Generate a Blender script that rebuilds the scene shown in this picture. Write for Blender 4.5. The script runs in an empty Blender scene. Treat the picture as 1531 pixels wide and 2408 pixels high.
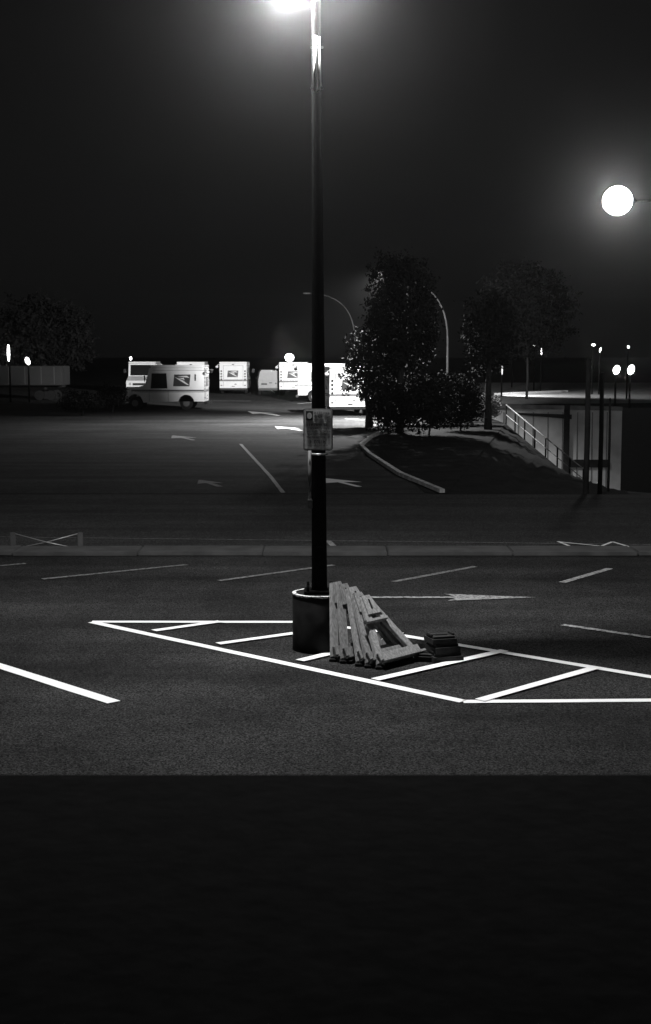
import bpy, bmesh, math, random
from mathutils import Vector, Matrix
C = bpy.context.scene.collection
SC = bpy.context.scene
random.seed(7)
PI = math.pi

# ------------------------------------------------------------------ camera
EYE = Vector((0, 0, 2.9))
F = 3344.0                                   # focal length in photo units (photo read at 1531 x 2408)
PITCH = math.atan(374 / F)
cam = bpy.data.cameras.new('camera')
cam.sensor_fit = 'VERTICAL'; cam.sensor_height = 36; cam.sensor_width = 24
cam.lens = 50.0; cam.clip_start = 0.05; cam.clip_end = 3000
cam.dof.use_dof = True; cam.dof.focus_distance = 16; cam.dof.aperture_fstop = 10
camo = bpy.data.objects.new('camera', cam); C.objects.link(camo)
camo.location = EYE; camo.rotation_euler = (PI/2 - PITCH, 0, 0)
SC.camera = camo

# ------------------------------------------------------------------ night sky
w = bpy.data.worlds.new('World'); SC.world = w; w.use_nodes = True
nt = w.node_tree; bg = nt.nodes['Background']
sky = nt.nodes.new('ShaderNodeTexSky'); sky.sky_type = 'NISHITA'; sky.sun_disc = False
sky.sun_elevation = math.radians(4); sky.sun_rotation = math.radians(200)
bw = nt.nodes.new('ShaderNodeRGBToBW')
nt.links.new(sky.outputs[0], bw.inputs[0])
# an overcast town night: the last sky light spread evenly by cloud
mx = nt.nodes.new('ShaderNodeMix'); mx.data_type = 'FLOAT'
mx.inputs[0].default_value = 0.93; mx.inputs[3].default_value = 0.30
nt.links.new(bw.outputs[0], mx.inputs[2])
nt.links.new(mx.outputs[0], bg.inputs[0])
bg.inputs[1].default_value = 0.0100

# ------------------------------------------------------------------ exposure
SC.view_settings.view_transform = 'Standard'; SC.view_settings.look = 'None'
SC.view_settings.exposure = 0.0; SC.view_settings.gamma = 1.0
SC.render.engine = 'CYCLES'
SC.cycles.use_denoising = True; SC.cycles.denoiser = 'OPENIMAGEDENOISE'
SC.cycles.use_adaptive_sampling = False
SC.cycles.max_bounces = 4; SC.cycles.volume_bounces = 0
SC.cycles.sample_clamp_indirect = 2.0; SC.cycles.sample_clamp_direct = 0.0
SC.cycles.filter_width = 1.5
SC.cycles.use_light_tree = True

# ------------------------------------------------------------------ helpers
def ray(px, py):
    u = (px - 765.5) / F; v = (1204 - py) / F
    c, s = math.cos(PITCH), math.sin(PITCH)
    return Vector((u, c + v * s, -s + v * c))
def G(px, py, z=0.0):
    d = ray(px, py); t = (z - EYE.z) / d.z
    return EYE + d * t
def D(px, py, Y):
    d = ray(px, py); return EYE + d * (Y / d.y)

class MB:
    def __init__(s): s.bm = bmesh.new(); s.ms = []
    def box(s, c, size, rot=None, bevel=0.0):
        b = bmesh.new(); bmesh.ops.create_cube(b, size=1)
        for v in b.verts: v.co = Vector((v.co.x*size[0], v.co.y*size[1], v.co.z*size[2]))
        if bevel: bmesh.ops.bevel(b, geom=b.edges[:] , offset=bevel, segments=2, affect='EDGES')
        m = Matrix.Translation(Vector(c))
        if rot is not None: m = m @ rot.to_4x4()
        s._add(b, m); return s
    def _add(s, b, m=Matrix.Identity(4)):
        b.transform(m)
        me = bpy.data.meshes.new('t'); b.to_mesh(me); b.free()
        s.bm.from_mesh(me); bpy.data.meshes.remove(me)
    def bar(s, a, b, wd, th, side=None, bevel=0.0):
        a = Vector(a); b = Vector(b); d = (b-a); L = d.length; z = d.normalized()
        sd = Vector(side) if side is not None else (Vector((0,0,1)) if abs(z.z) < .9 else Vector((1,0,0)))
        x = (sd - z*sd.dot(z)).normalized(); y = z.cross(x)
        r = Matrix((x, y, z)).transposed()
        return s.box((a+b)/2, (wd, th, L), r, bevel)
    def cyl(s, a, b, r1, r2=None, n=20, cap=True):
        r2 = r1 if r2 is None else r2
        a = Vector(a); b = Vector(b); z = (b-a).normalized()
        x = z.orthogonal().normalized(); y = z.cross(x)
        va = []; vb = []
        for k in range(n):
            t = 2*PI*k/n; o = x*math.cos(t)+y*math.sin(t)
            va.append(s.bm.verts.new(a+o*r1)); vb.append(s.bm.verts.new(b+o*r2))
        for k in range(n):
            f = s.bm.faces.new((va[k], va[(k+1)%n], vb[(k+1)%n], vb[k])); f.smooth = True
        if cap: s.bm.faces.new(va[::-1]); s.bm.faces.new(vb)
        return s
    def tube(s, pts, rs, n=8):
        rings = []
        pts = [Vector(p) for p in pts]
        for i, p in enumerate(pts):
            z = (pts[min(i+1, len(pts)-1)] - pts[max(i-1, 0)]).normalized()
            x = (Vector((0,1,0)) - z*z.y)
            x = x.normalized() if x.length > .1 else z.orthogonal().normalized()
            y = z.cross(x); r = rs[i] if isinstance(rs, (list, tuple)) else rs
            rings.append([s.bm.verts.new(p + x*math.cos(2*PI*k/n)*r + y*math.sin(2*PI*k/n)*r) for k in range(n)])
        for a, b in zip(rings, rings[1:]):
            for k in range(n):
                f = s.bm.faces.new((a[k], a[(k+1)%n], b[(k+1)%n], b[k])); f.smooth = True
        s.bm.faces.new(rings[0][::-1]); s.bm.faces.new(rings[-1]); return s
    def prism(s, poly, axis, lo, hi):
        """poly of 2-D points in the plane across axis ('x' or 'y'), pushed from lo to hi"""
        f3 = (lambda a, b, t: (t, a, b)) if axis == 'x' else ((lambda a, b, t: (a, t, b)) if axis == 'y' else (lambda a, b, t: (a, b, t)))
        A = [s.bm.verts.new(f3(a, b, lo)) for a, b in poly]; B = [s.bm.verts.new(f3(a, b, hi)) for a, b in poly]
        n = len(poly)
        fa = s.bm.faces.new(A); fb = s.bm.faces.new(B[::-1])
        for k in range(n): s.bm.faces.new((A[k], B[k], B[(k+1)%n], A[(k+1)%n]))
        bmesh.ops.triangulate(s.bm, faces=[fa, fb])
        return s
    def sheet(s, pts, z=None):
        f = s.bm.faces.new([s.bm.verts.new((p[0], p[1], p[2] if z is None else z)) for p in pts])
        if f.calc_area() > 0 and f.normal.z < 0: f.normal_flip()
        return s
    def sphere(s, c, r, n=20, sz=1.0):
        b = bmesh.new(); bmesh.ops.create_uvsphere(b, u_segments=n, v_segments=n//2+2, radius=r)
        for v in b.verts: v.co.z *= sz
        for f in b.faces: f.smooth = True
        s._add(b, Matrix.Translation(Vector(c))); return s
    def build(s, name, mat, parent=None, loc=None, recalc=True):
        if recalc: bmesh.ops.recalc_face_normals(s.bm, faces=s.bm.faces[:])
        me = bpy.data.meshes.new(name); s.bm.to_mesh(me); s.bm.free()
        o = bpy.data.objects.new(name, me); C.objects.link(o)
        me.materials.append(mat)
        if parent is not None: o.parent = parent
        if loc is not None: o.location = loc
        return o
def tag(o, label=None, cat=None, group=None, kind=None):
    if label: o['label'] = label
    if cat: o['category'] = cat
    if group: o['group'] = group
    if kind: o['kind'] = kind
    return o
def empty(name, loc, label, cat, group=None, rz=0.0):
    o = bpy.data.objects.new(name, None); C.objects.link(o); o.location = loc; o.rotation_euler = (0, 0, rz)
    o.empty_display_size = .2
    return tag(o, label, cat, group)
def copy_tree(o, parent=None):
    c = o.copy(); C.objects.link(c); c.parent = parent
    for ch in list(o.children): copy_tree(ch, c)
    return c

# ------------------------------------------------------------------ materials (grey: the film is black and white)
def mat(name, v, rough=.6, metal=0.0, var=0.0, scale=8.0, v2=None, spec=.5, bump=0.0, stretch=None, detail=4):
    m = bpy.data.materials.new(name); m.use_nodes = True
    t = m.node_tree; p = t.nodes['Principled BSDF']
    p.inputs['Roughness'].default_value = rough; p.inputs['Metallic'].default_value = metal
    p.inputs['Specular IOR Level'].default_value = spec
    p.inputs['Base Color'].default_value = (v, v, v, 1)
    if var or v2 is not None:
        tc = t.nodes.new('ShaderNodeTexCoord'); mp = t.nodes.new('ShaderNodeMapping')
        if stretch: mp.inputs['Scale'].default_value = stretch
        n = t.nodes.new('ShaderNodeTexNoise'); n.inputs['Scale'].default_value = scale; n.inputs['Detail'].default_value = detail
        r = t.nodes.new('ShaderNodeValToRGB')
        a = v*(1-var); b = v*(1+var) if v2 is None else v2
        r.color_ramp.elements[0].color = (a, a, a, 1); r.color_ramp.elements[1].color = (b, b, b, 1)
        r.color_ramp.elements[0].position = .35; r.color_ramp.elements[1].position = .65
        t.links.new(tc.outputs['Object'], mp.inputs[0]); t.links.new(mp.outputs[0], n.inputs['Vector'])
        t.links.new(n.outputs[0], r.inputs[0]); t.links.new(r.outputs[0], p.inputs['Base Color'])
        if bump:
            bp = t.nodes.new('ShaderNodeBump'); bp.inputs['Strength'].default_value = bump; bp.inputs['Distance'].default_value = .01
            t.links.new(n.outputs[0], bp.inputs['Height']); t.links.new(bp.outputs[0], p.inputs['Normal'])
    return m
def lampmat(name, strength, cast=False):
    m = bpy.data.materials.new(name); m.use_nodes = True
    t = m.node_tree; t.nodes.clear()
    e = t.nodes.new('ShaderNodeEmission'); e.inputs[1].default_value = strength
    m.cycles.emission_sampling = 'FRONT' if cast else 'NONE'
    o = t.nodes.new('ShaderNodeOutputMaterial'); t.links.new(e.outputs[0], o.inputs[0])
    return m
def asphalt(name, v, patch=.35, speck=.9):
    m = bpy.data.materials.new(name); m.use_nodes = True
    t = m.node_tree; p = t.nodes['Principled BSDF']; L = t.links.new
    p.inputs['Roughness'].default_value = .97; p.inputs['Specular IOR Level'].default_value = .05
    tc = t.nodes.new('ShaderNodeTexCoord')
    def noise(sc, det, dim=.6):
        n = t.nodes.new('ShaderNodeTexNoise'); n.inputs['Scale'].default_value = sc; n.inputs['Detail'].default_value = det
        n.inputs['Roughness'].default_value = dim; L(tc.outputs['Object'], n.inputs['Vector']); return n
    def mr(src, lo, hi, a=.3, b=.7):
        k = t.nodes.new('ShaderNodeMapRange'); k.inputs[1].default_value = a; k.inputs[2].default_value = b
        k.inputs[3].default_value = lo; k.inputs[4].default_value = hi; L(src, k.inputs[0]); return k.outputs[0]
    def mul(a, b):
        k = t.nodes.new('ShaderNodeMath'); k.operation = 'MULTIPLY'
        for i, s_ in enumerate((a, b)):
            if isinstance(s_, float): k.inputs[i].default_value = s_
            else: L(s_, k.inputs[i])
        return k.outputs[0]
    big = mr(noise(.35, 5).outputs[0], 1-patch, 1+patch)
    mid = mr(noise(3.1, 4).outputs[0], .85, 1.15)
    fine = noise(60, 3, .8)
    fn = mr(fine.outputs[0], 1-speck, 1+speck)
    agg = t.nodes.new('ShaderNodeTexVoronoi'); agg.inputs['Scale'].default_value = 85; L(tc.outputs['Object'], agg.inputs['Vector'])
    ag = mr(agg.outputs['Color'], .0, 2.0, .1, .9)
    # long tar seams and tyre-worn bands
    wv = t.nodes.new('ShaderNodeTexNoise'); wv.inputs['Scale'].default_value = .5; wv.inputs['Detail'].default_value = 3
    mp = t.nodes.new('ShaderNodeMapping'); mp.inputs['Scale'].default_value = (.15, 2.6, 1)
    L(tc.outputs['Object'], mp.inputs[0]); L(mp.outputs[0], wv.inputs['Vector'])
    wb = mr(wv.outputs[0], .68, 1.22)
    col = mul(mul(mul(mul(big, mid), mul(fn, ag)), wb), float(v))
    cc = t.nodes.new('ShaderNodeCombineColor')
    for i in range(3): L(col, cc.inputs[i])
    L(cc.outputs[0], p.inputs['Base Color'])
    bp = t.nodes.new('ShaderNodeBump'); bp.inputs['Strength'].default_value = .5; bp.inputs['Distance'].default_value = .01
    L(fine.outputs[0], bp.inputs['Height']); L(bp.outputs[0], p.inputs['Normal'])
    return m
def paintmat(name, v, wear, under=.05, sc=14):
    """road paint with worn flecks where the asphalt shows"""
    m = bpy.data.materials.new(name); m.use_nodes = True
    t = m.node_tree; p = t.nodes['Principled BSDF']; L = t.links.new
    p.inputs['Roughness'].default_value = .75
    tc = t.nodes.new('ShaderNodeTexCoord'); n = t.nodes.new('ShaderNodeTexNoise')
    n.inputs['Scale'].default_value = sc; n.inputs['Detail'].default_value = 8; n.inputs['Roughness'].default_value = .75
    L(tc.outputs['Object'], n.inputs['Vector'])
    r = t.nodes.new('ShaderNodeValToRGB'); e = r.color_ramp.elements
    e[0].position = wear; e[0].color = (under,)*3 + (1,); e[1].position = wear + .06; e[1].color = (v, v, v, 1)
    L(n.outputs[0], r.inputs[0]); L(r.outputs[0], p.inputs['Base Color']); return m

M = dict(
    asphalt=asphalt('lot_asphalt', .027, .45),
    road=asphalt('street_asphalt', .046, .2),
    drive=asphalt('driveway_asphalt', .04, .3),
    paint=paintmat('fresh_white_paint', .85, .22),
    oldpaint=paintmat('worn_white_paint', .38, .44, .05, 22),
    dim=paintmat('faded_and_unlit_paint', .22, .46, .05, 22),
    kerb=mat('kerb_concrete', .055, .9, var=.3, scale=3, bump=.2),
    conc=mat('grey_concrete', .2, .9, var=.3, scale=2, bump=.2),
    wkerb=mat('whitened_kerb', .45, .9, var=.4, scale=5),
    wallc=mat('retaining_concrete', .62, .9, var=.22, scale=.9),
    basec=mat('dark_stained_concrete', .014, .95, var=.35, scale=9, bump=.4, spec=.15),
    rim=paintmat('worn_rim_paint', .72, .43, .08, 18),
    pole=mat('dark_painted_steel', .0045, .95, var=.3, scale=14, spec=.02),
    galv=mat('galvanised_steel', .45, .38, metal=.6, var=.15, scale=10),
    wood=mat('weathered_board', .25, .9, var=.3, scale=7, bump=.12, stretch=(7, 7, 1.2)),
    wood2=mat('weathered_board_grey', .20, .9, var=.32, scale=8, bump=.12, stretch=(7, 7, 1.2)),
    rubber=mat('black_rubber', .018, .75, var=.3, scale=30, spec=.3),
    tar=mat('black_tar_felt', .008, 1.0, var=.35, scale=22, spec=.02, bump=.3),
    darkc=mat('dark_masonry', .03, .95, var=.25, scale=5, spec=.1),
    signw=mat('sign_face', .62, .5, var=.2, scale=30),
    signd=mat('sign_ink', .03, .5),
    van=mat('white_van_paint', .78, .35, var=.04, scale=3),
    vang=mat('grey_van_paint', .14, .4, var=.08, scale=3),
    stripe=mat('stripe_grey', .13, .45),
    black=mat('black_trim', .012, .5, spec=.3),
    glass=mat('dark_glass', .012, .12, spec=.5),
    tyre=mat('tyre_rubber', .015, .85, spec=.2),
    hub=mat('hub_steel', .12, .5),
    lens=mat('dark_lamp_lens', .03, .25),
    emb=mat('emblem_ink', .045, .45),
    leaf=mat('leaf', .012, .8, var=.4, scale=1.3, spec=.12),
    leaf_lit=mat('lit_leaf', .22, .8, var=.4, scale=1.3, spec=.1),  # brighter copy of the leaf, lamp light put into its colour
    leafd=mat('dark_leaf', .010, .9, var=.4, scale=1.3, spec=.06),
    bark=mat('bark', .03, .98, spec=.05, var=.4, scale=9, stretch=(4, 4, .6)),
    soil=mat('dark_soil', .009, 1, var=.45, scale=1.6, bump=.3, spec=.05),
    grass=mat('grass_blade', .05, .9, var=.4, scale=2),
    trailer=mat('trailer_panel', .035, .9, var=.2, scale=.6),
    white=mat('white_enamel', .8, .4),
    davit=mat('grey_davit_steel', .10, .7, var=.5, scale=1.5),
    grate=mat('dark_iron', .02, .6),
)

# ------------------------------------------------------------------ the lamps' light (strengths; builders below use them)
I_POLE = 2500.0      # lamp on the near pole, just above the picture, watts
I_DOWN = 31000.0      # downlight on the same pole
I_YARD = 84000.0      # hooded lamp behind the trees that lights the parked vans
GLOBE_R = 150.0       # big globe at right
def bulb(name, loc, power, radius, parent=None, spot=None, rot=None):
    l = bpy.data.lights.new(name, 'SPOT' if spot else 'POINT'); l.energy = power; l.shadow_soft_size = radius
    if spot: l.spot_size = spot; l.spot_blend = .6
    o = bpy.data.objects.new(name, l); C.objects.link(o); o.location = loc
    if rot: o.rotation_euler = rot
    if parent is not None: o.parent = parent
    return o

# ------------------------------------------------------------------ ground
# plan of the sunken cut at right, behind the kerb: the lot sheet stops at its rim
rail_far = G(1190, 997)                       # level ground, about 58 m off
rail_near = D(1371, 1148, 46)                 # down in the cut
e0 = G(1046, 1163); e1 = G(1600, 1172)        # rim along the near side
g = MB()
def gp(p): return (p[0], p[1], 0)
FAR = 900
# left / centre strip up to the cut, then everything else
g.sheet([(-400, -30, 0), (400, -30, 0), (400, e1.y, 0), gp(e1), gp(e0), (-400, e0.y, 0)])
g.sheet([(-400, e0.y, 0), gp(e0), gp(rail_far), (rail_far.x, 76, 0), (-400, 76, 0)])
g.sheet([(-400, 76, 0), (rail_far.x, 76, 0), (400, 76, 0), (400, FAR, 0), (-400, FAR, 0)])
ground = g.build('ground', M['asphalt'], recalc=False); tag(ground, kind='structure')
# bank falling into the cut, and the floor of the cut
b = MB()
V = lambda x, y, z: (x, y, z)
n1, n2 = 26, 16
P00, P10, P01, P11 = Vector(gp(e0)), Vector(gp(e1)), Vector(rail_far), Vector(rail_near)
P11 = Vector(rail_near)
grid = []
for i in range(n1+1):
    row = []
    for j in range(n2+1):
        s, t = i/n1, j/n2
        p = (P00*(1-s)+P10*s)*(1-t) + (P01*(1-s)+P11*s)*t
        if 0 < i < n1 and 0 < j < n2: p = p + Vector((0, 0, random.uniform(-.08, .04)))
        row.append(b.bm.verts.new(p))
    grid.append(row)
for i in range(n1):
    for j in range(n2):
        f = b.bm.faces.new((grid[i][j], grid[i+1][j], grid[i+1][j+1], grid[i][j+1])); f.smooth = True
b.sheet([P10, (60, e1.y, 0), (60, 46, -5), P11])
b.sheet([P01, P11, (P11.x+.3, P11.y+.6, -5), (P01.x+.6, P01.y, -5)])
tag(b.build('bank', M['soil'], recalc=False), kind='structure')
b = MB(); b.sheet([(rail_far.x-1, 40, -5), (80, 40, -5), (80, 76, -5), (rail_far.x-1, 76, -5)])
tag(b.build('lower_road', M['road']), kind='structure')

# street crossing the picture, 4 mm above the ground sheet
b = MB(); yk0 = G(765, 1308).y; yk1 = G(765, 1292).y; ys = G(765, 1163).y
b.sheet([(-60, yk1+.05, .004), (60, yk1+.05, .004), (60, ys, .004), (-60, ys, .004)])
tag(b.build('street', M['road'], recalc=False), kind='structure')
# kerb strip between lot and street
b = MB()
for k_ in range(-17, 18): b.box((k_*1.8+random.uniform(-.01, .01), (yk0+yk1)/2+random.uniform(-.008, .008), .03+random.uniform(-.004, .004)), (1.785, yk1-yk0, .06), bevel=.012)
tag(b.build('kerb_strip', M['kerb']), kind='structure')
# driveway of the far yard
k = [G(1040, 1160), G(940, 1118), G(870, 1072), G(848, 1050), G(872, 1030), G(918, 1010)]
b = MB()
pts = [(-30, ys, .004)] + [(p.x, p.y, .004) for p in k] + [(9, 66, .004), (9, 125, .004), (-45, 125, .004)]
b.sheet([(-30, ys+.02, .004)] + [(p.x, max(p.y, ys+.02), .004) for p in k] + [(5.5, 62, .004), (6.5, 125, .004), (-45, 125, .004)])
tag(b.build('driveway', M['drive'], recalc=False), kind='structure')
b = MB()
kk = [Vector((p.x, p.y, .03)) for p in k]
for a, c in zip(kk, kk[1:]): b.bar(a, c + (c-a).normalized()*.02, .12, .11, (0, 0, 1))
tag(b.build('kerb', M['wkerb']), kind='structure')
b = MB(); c0 = G(1046, 1163)
b.sheet([(c0.x-.4, c0.y+.3, .012)] + [(p.x+.12, p.y, .012) for p in k[1:]] + [(5.5, 62, .012), (rail_far.x-.02, 62, .012), (rail_far.x-.02, rail_far.y, .012), (e0.x+.05, e0.y+.1, .012)])
tag(b.build('planting_bed', M['soil'], recalc=False), kind='structure')

# ------------------------------------------------------------------ painted markings (real stripes on the ground, thin sheets)
def stripe(b, p, q, wd=.10, z=.008, cut=None, ext=0.0):
    a = G(*p); c = G(*q); d = (c-a); d.z = 0; d.normalize(); a = a - d*ext; c = c + d*ext
    n = Vector((-d.y, d.x, 0))*wd/2
    if cut == 'flat':      # end sawn along the x axis
        k = wd/2/max(abs(d.y), .25)
        pts = [a+n, a-n, c-n+d*(d.x/abs(d.y))*0, c+n]
        pts[2] = c - n; pts[3] = c + n
        pts[3] = pts[3] + d*((pts[2].y-pts[3].y)/d.y)
    else: pts = [a+n, a-n, c-n, c+n]
    # chop into pieces with slightly wandering edges, so that the brush line is not ruled
    A0, B0, B1, A1 = pts
    L = (c-a).length; m = max(2, int(L/.35))
    z = z + stripe.k*.0006; stripe.k = (stripe.k+1) % 5
    prev = None
    for i in range(m+1):
        t = i/m; u = A0.lerp(A1, t); v = B0.lerp(B1, t)
        if 0 < i < m: u = u + n*random.uniform(-.07, .07); v = v + n*random.uniform(-.07, .07)
        cur = (b.bm.verts.new((u.x, u.y, z)), b.bm.verts.new((v.x, v.y, z)))
        if prev:
            f = b.bm.faces.new((prev[0], prev[1], cur[1], cur[0])); f.normal_update()
            if f.normal.z < 0: f.normal_flip()
        prev = cur
stripe.k = 0
def marking(name, segs, m, wd=.10, **kw):
    b = MB()
    for p, q in segs: stripe(b, p, q, wd, **kw)
    return tag(b.build(name, m, recalc=False), kind='structure')
marking('hatched_island_marking', [
    ((216, 1464), (1089, 1651)), ((216, 1463.5), (690, 1464)), ((700, 1464), (945, 1492)),
    ((945, 1496), (1531, 1594)), ((1531, 1594), (1700, 1622)),
    ((1089, 1651.5), (1700, 1647))], M['paint'], .105)
marking('hatched_island_marking', [
    ((362, 1486), (518, 1464)), ((513, 1517), (700, 1491)), ((705, 1557), (946, 1499)), ((882, 1602), (1186, 1533)),
    ((1128, 1650), (1400, 1573))], M['paint'], .105, z=.016)
marking('bay_line_marking', [((-120, 1530), (268, 1653))], M['paint'], .13, cut=None)
marking('bay_line_marking', [((1322, 1470.5), (1620, 1514))], M['oldpaint'], .09)
marking('bay_line_marking', [((100, 1363), (440, 1329)), ((515, 1367), (785, 1330)), ((925, 1369), (1118, 1333)), ((-60, 1337), (60, 1326))], M['dim'], .09)
marking('bay_line_marking', [((1322, 1371), (1434, 1338))], M['oldpaint'], .10)
marking('street_edge_marking', [((-200, 1262), (765, 1273)), ((765, 1273), (1800, 1286))], M['dim'], .035, z=.012)
marking('street_edge_marking', [((1312, 1275), (1352, 1291)), ((1402, 1291), (1440, 1276)), ((1440, 1276), (1490, 1291)), ((1312, 1276), (1450, 1290))], M['paint'], .05, z=.014)
marking('street_edge_marking', [((772, 1274), (794, 1296))], M['oldpaint'], .09, z=.014)
marking('driveway_line_marking', [((566, 1045), (600, 1082)), ((600, 1082), (635, 1120)), ((635, 1120), (666, 1160))], M['oldpaint'], .09, z=.012)
marking('driveway_line_marking', [((622, 909), (648, 925))], M['oldpaint'], .12, z=.012)
marking('driveway_line_marking', [((490, 943), (590, 943.5)), ((700, 950), (735, 947)), ((690, 944), (730, 940)), ((812, 985), (858, 988)), ((872, 1000), (916, 999))], M['paint'], .12, z=.012)
b = MB()
def arrow(b, x0, x1, y, hx, hw, wd, z=.012):
    """an arrow painted flat on the ground: shaft from x0, head between hx and the tip x1"""
    a = G(x0, y); t = G(x1, y+1); hh = G(hx, y)
    Y = a.y
    pts = [(a.x, Y-wd/2), (hh.x, Y-wd/2), (hh.x-.12, Y-hw), (t.x, Y), (hh.x-.12, Y+hw), (hh.x, Y+wd/2), (a.x, Y+wd/2)]
    vs = [b.bm.verts.new((p[0], p[1], z)) for p in pts]; f = b.bm.faces.new(vs); f.normal_update()
    if f.normal.z < 0: f.normal_flip()
    bmesh.ops.triangulate(b.bm, faces=[f])
arrow(b, 868, 1262, 1406.5, 1072, .24, .10)
tag(b.build('lot_arrow_marking', M['oldpaint'], recalc=False), kind='structure')
b = MB()
def blob_arrow(px, py, L, Wd):
    """arrow pointing down the drive, seen end on"""
    c = G(px, py); 
    pts = [(-.07, -L/2), (.07, -L/2), (.07, 0), (Wd/2, -.05*L), (0, L/2), (-Wd/2, -.05*L), (-.07, 0)]
    ang = math.radians(20)
    P = [(c.x + x*math.cos(ang) - y*math.sin(ang), c.y + x*math.sin(ang) + y*math.cos(ang), .012) for x, y in pts]
    f = b.bm.faces.new([b.bm.verts.new(p) for p in P]); f.normal_update()
    if f.normal.z < 0: f.normal_flip()
    bmesh.ops.triangulate(b.bm, faces=[f])
blob_arrow(618, 972.5, 5.0, 1.2); blob_arrow(677, 1008, 3.2, .95); blob_arrow(801, 1135, 2.3, .95)
tag(b.build('driveway_arrow_marking', M['paint'], recalc=False), kind='structure')
b = MB(); blob_arrow(430, 1030, 3.0, .9); blob_arrow(492, 1137, 1.8, .6)  # arrows out of the light, their dimness put into the paint colour
tag(b.build('driveway_arrow_marking', M['dim'], recalc=False), kind='structure')

# ------------------------------------------------------------------ terrace wall the photographer looks over
zt = 2.2; ye = G(765, 1817, zt).y
pw = empty('parapet_wall', (0, ye, 0), 'black tar topped parapet wall filling the bottom of the picture', 'wall')
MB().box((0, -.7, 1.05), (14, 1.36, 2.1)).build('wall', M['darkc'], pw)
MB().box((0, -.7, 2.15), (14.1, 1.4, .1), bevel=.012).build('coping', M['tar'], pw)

# ------------------------------------------------------------------ lamp post with its round concrete footing
bc = G(752, 1526); bc = Vector((bc.x, bc.y + .02, 0))
lp = empty('lamp_post', bc, 'tall dark lamp post in a round concrete footing in the middle of the lot', 'lamp post')
R0, H0 = .268, .56
b = MB(); prof = [(R0*1.01, 0), (R0, .05), (R0, H0-.02), (R0-.012, H0), (0, H0)]
n = 48; prev = None
for r, z in prof:
    ring = [b.bm.verts.new((r*math.cos(2*PI*k_/n), r*math.sin(2*PI*k_/n), z)) for k_ in range(n)] if r > 0 else [b.bm.verts.new((0, 0, z))]
    if prev:
        for k_ in range(n):
            q = (prev[k_], prev[(k_+1) % n]) + ((ring[(k_+1) % n], ring[k_]) if len(ring) > 1 else (ring[0],))
            f = b.bm.faces.new(q); f.smooth = len(ring) > 1
    prev = ring
ft = b.build('footing', M['basec'], lp)
b = MB(); ri, ro = R0-.030, R0+.003
n = 64
va = [b.bm.verts.new(((ri+random.uniform(-.008, .008))*math.cos(2*PI*i/n), (ri)*math.sin(2*PI*i/n), H0+.004)) for i in range(n)]
vb = [b.bm.verts.new((ro*math.cos(2*PI*i/n), ro*math.sin(2*PI*i/n), H0+.003)) for i in range(n)]
vc = [b.bm.verts.new((ro*math.cos(2*PI*i/n), ro*math.sin(2*PI*i/n), H0-.012+random.uniform(-.006, .006))) for i in range(n)]
for i in range(n):
    j = (i+1) % n
    b.bm.faces.new((va[i], vb[i], vb[j], va[j])); b.bm.faces.new((vb[i], vc[i], vc[j], vb[j]))
b.build('painted_rim', M['rim'], ft)
top = D(743.5, 0, bc.y); lean = (top.x - bc.x)/(top.z)
HT = 7.5
def pc(z): return Vector((lean*z, 0, z))
def pr(z): return .080 - .0061*z
b = MB(); b.tube([pc(z) for z in (H0-.02, 1.5, 3, 4.5, 6, HT)], [pr(z) for z in (H0, 1.5, 3, 4.5, 6, HT)], 24)
b.build('pole', M['pole'], lp)
b = MB(); b.box((lean*H0, 0, H0+.015), (.30, .30, .03), bevel=.006)
for sx in (-1, 1):
    for sy in (-1, 1): b.cyl((sx*.115, sy*.115, H0+.03), (sx*.115, sy*.115, H0+.09), .014, n=8)
b.build('base_plate', M['pole'], lp)
b = MB(); b.box((pc(.95).x, -pr(.95)-.004, .95), (.07, .012, .15), bevel=.004); b.build('hand_hole_cover', M['pole'], lp)
# paler bar and box added for the pole's lit left side under the sign
b = MB(); b.cyl((pc(1.6).x-.088, -.02, 1.45), (pc(1.9).x-.088, -.02, 1.98), .016, n=10)
b.box((pc(1.5).x-.085, -.02, 1.44), (.05, .05, .09), bevel=.006)
b.build('lit_pole_strip', M['davit'], lp)
for zz in (1.925, 2.33):
    b = MB(); c = pc(zz); r = pr(zz)+.004; b.cyl(c-Vector((0, 0, .009)), c+Vector((0, 0, .009)), r, r, 24, cap=False)
    b.cyl(c-Vector((0, 0, .009)), c+Vector((0, 0, .009)), r+.003, r+.003, 24, cap=True)
    b.box(c+Vector((-r-.012, -.02, 0)), (.03, .02, .026), bevel=.003); b.box(c+Vector((r+.008, -.02, 0)), (.018, .02, .02), bevel=.003)
    b.build('strap', M['galv'], lp)
# twin white brackets near the top of the picture
zb0 = D(742, 218, bc.y).z; zb1 = D(742, 89, bc.y).z
cb = MB(); xl = D(741.5, 150, bc.y).x - bc.x; xr = D(750.3, 150, bc.y).x - bc.x
cb.cyl((xl, -pr(5.5)-.03, zb0), (xl, -pr(5.5)-.03, zb1), .0165, n=16)
cb.cyl((xr, -pr(5.5)-.03, zb0), (xr, -pr(5.5)-.03, zb1-.01), .011, n=16)
cb.box(((xl+xr)/2, -pr(5.5)-.028, zb1-.05), (.05, .025, .05), bevel=.006)
brk = cb.build('bracket', M['white'], lp)
for z_ in (zb0+.03, zb1-.1):
    MB().box((xl+.015, -pr(5.5)-.01, z_), (.12, .02, .018), bevel=.003).build('clamp', M['galv'], brk)
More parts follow.
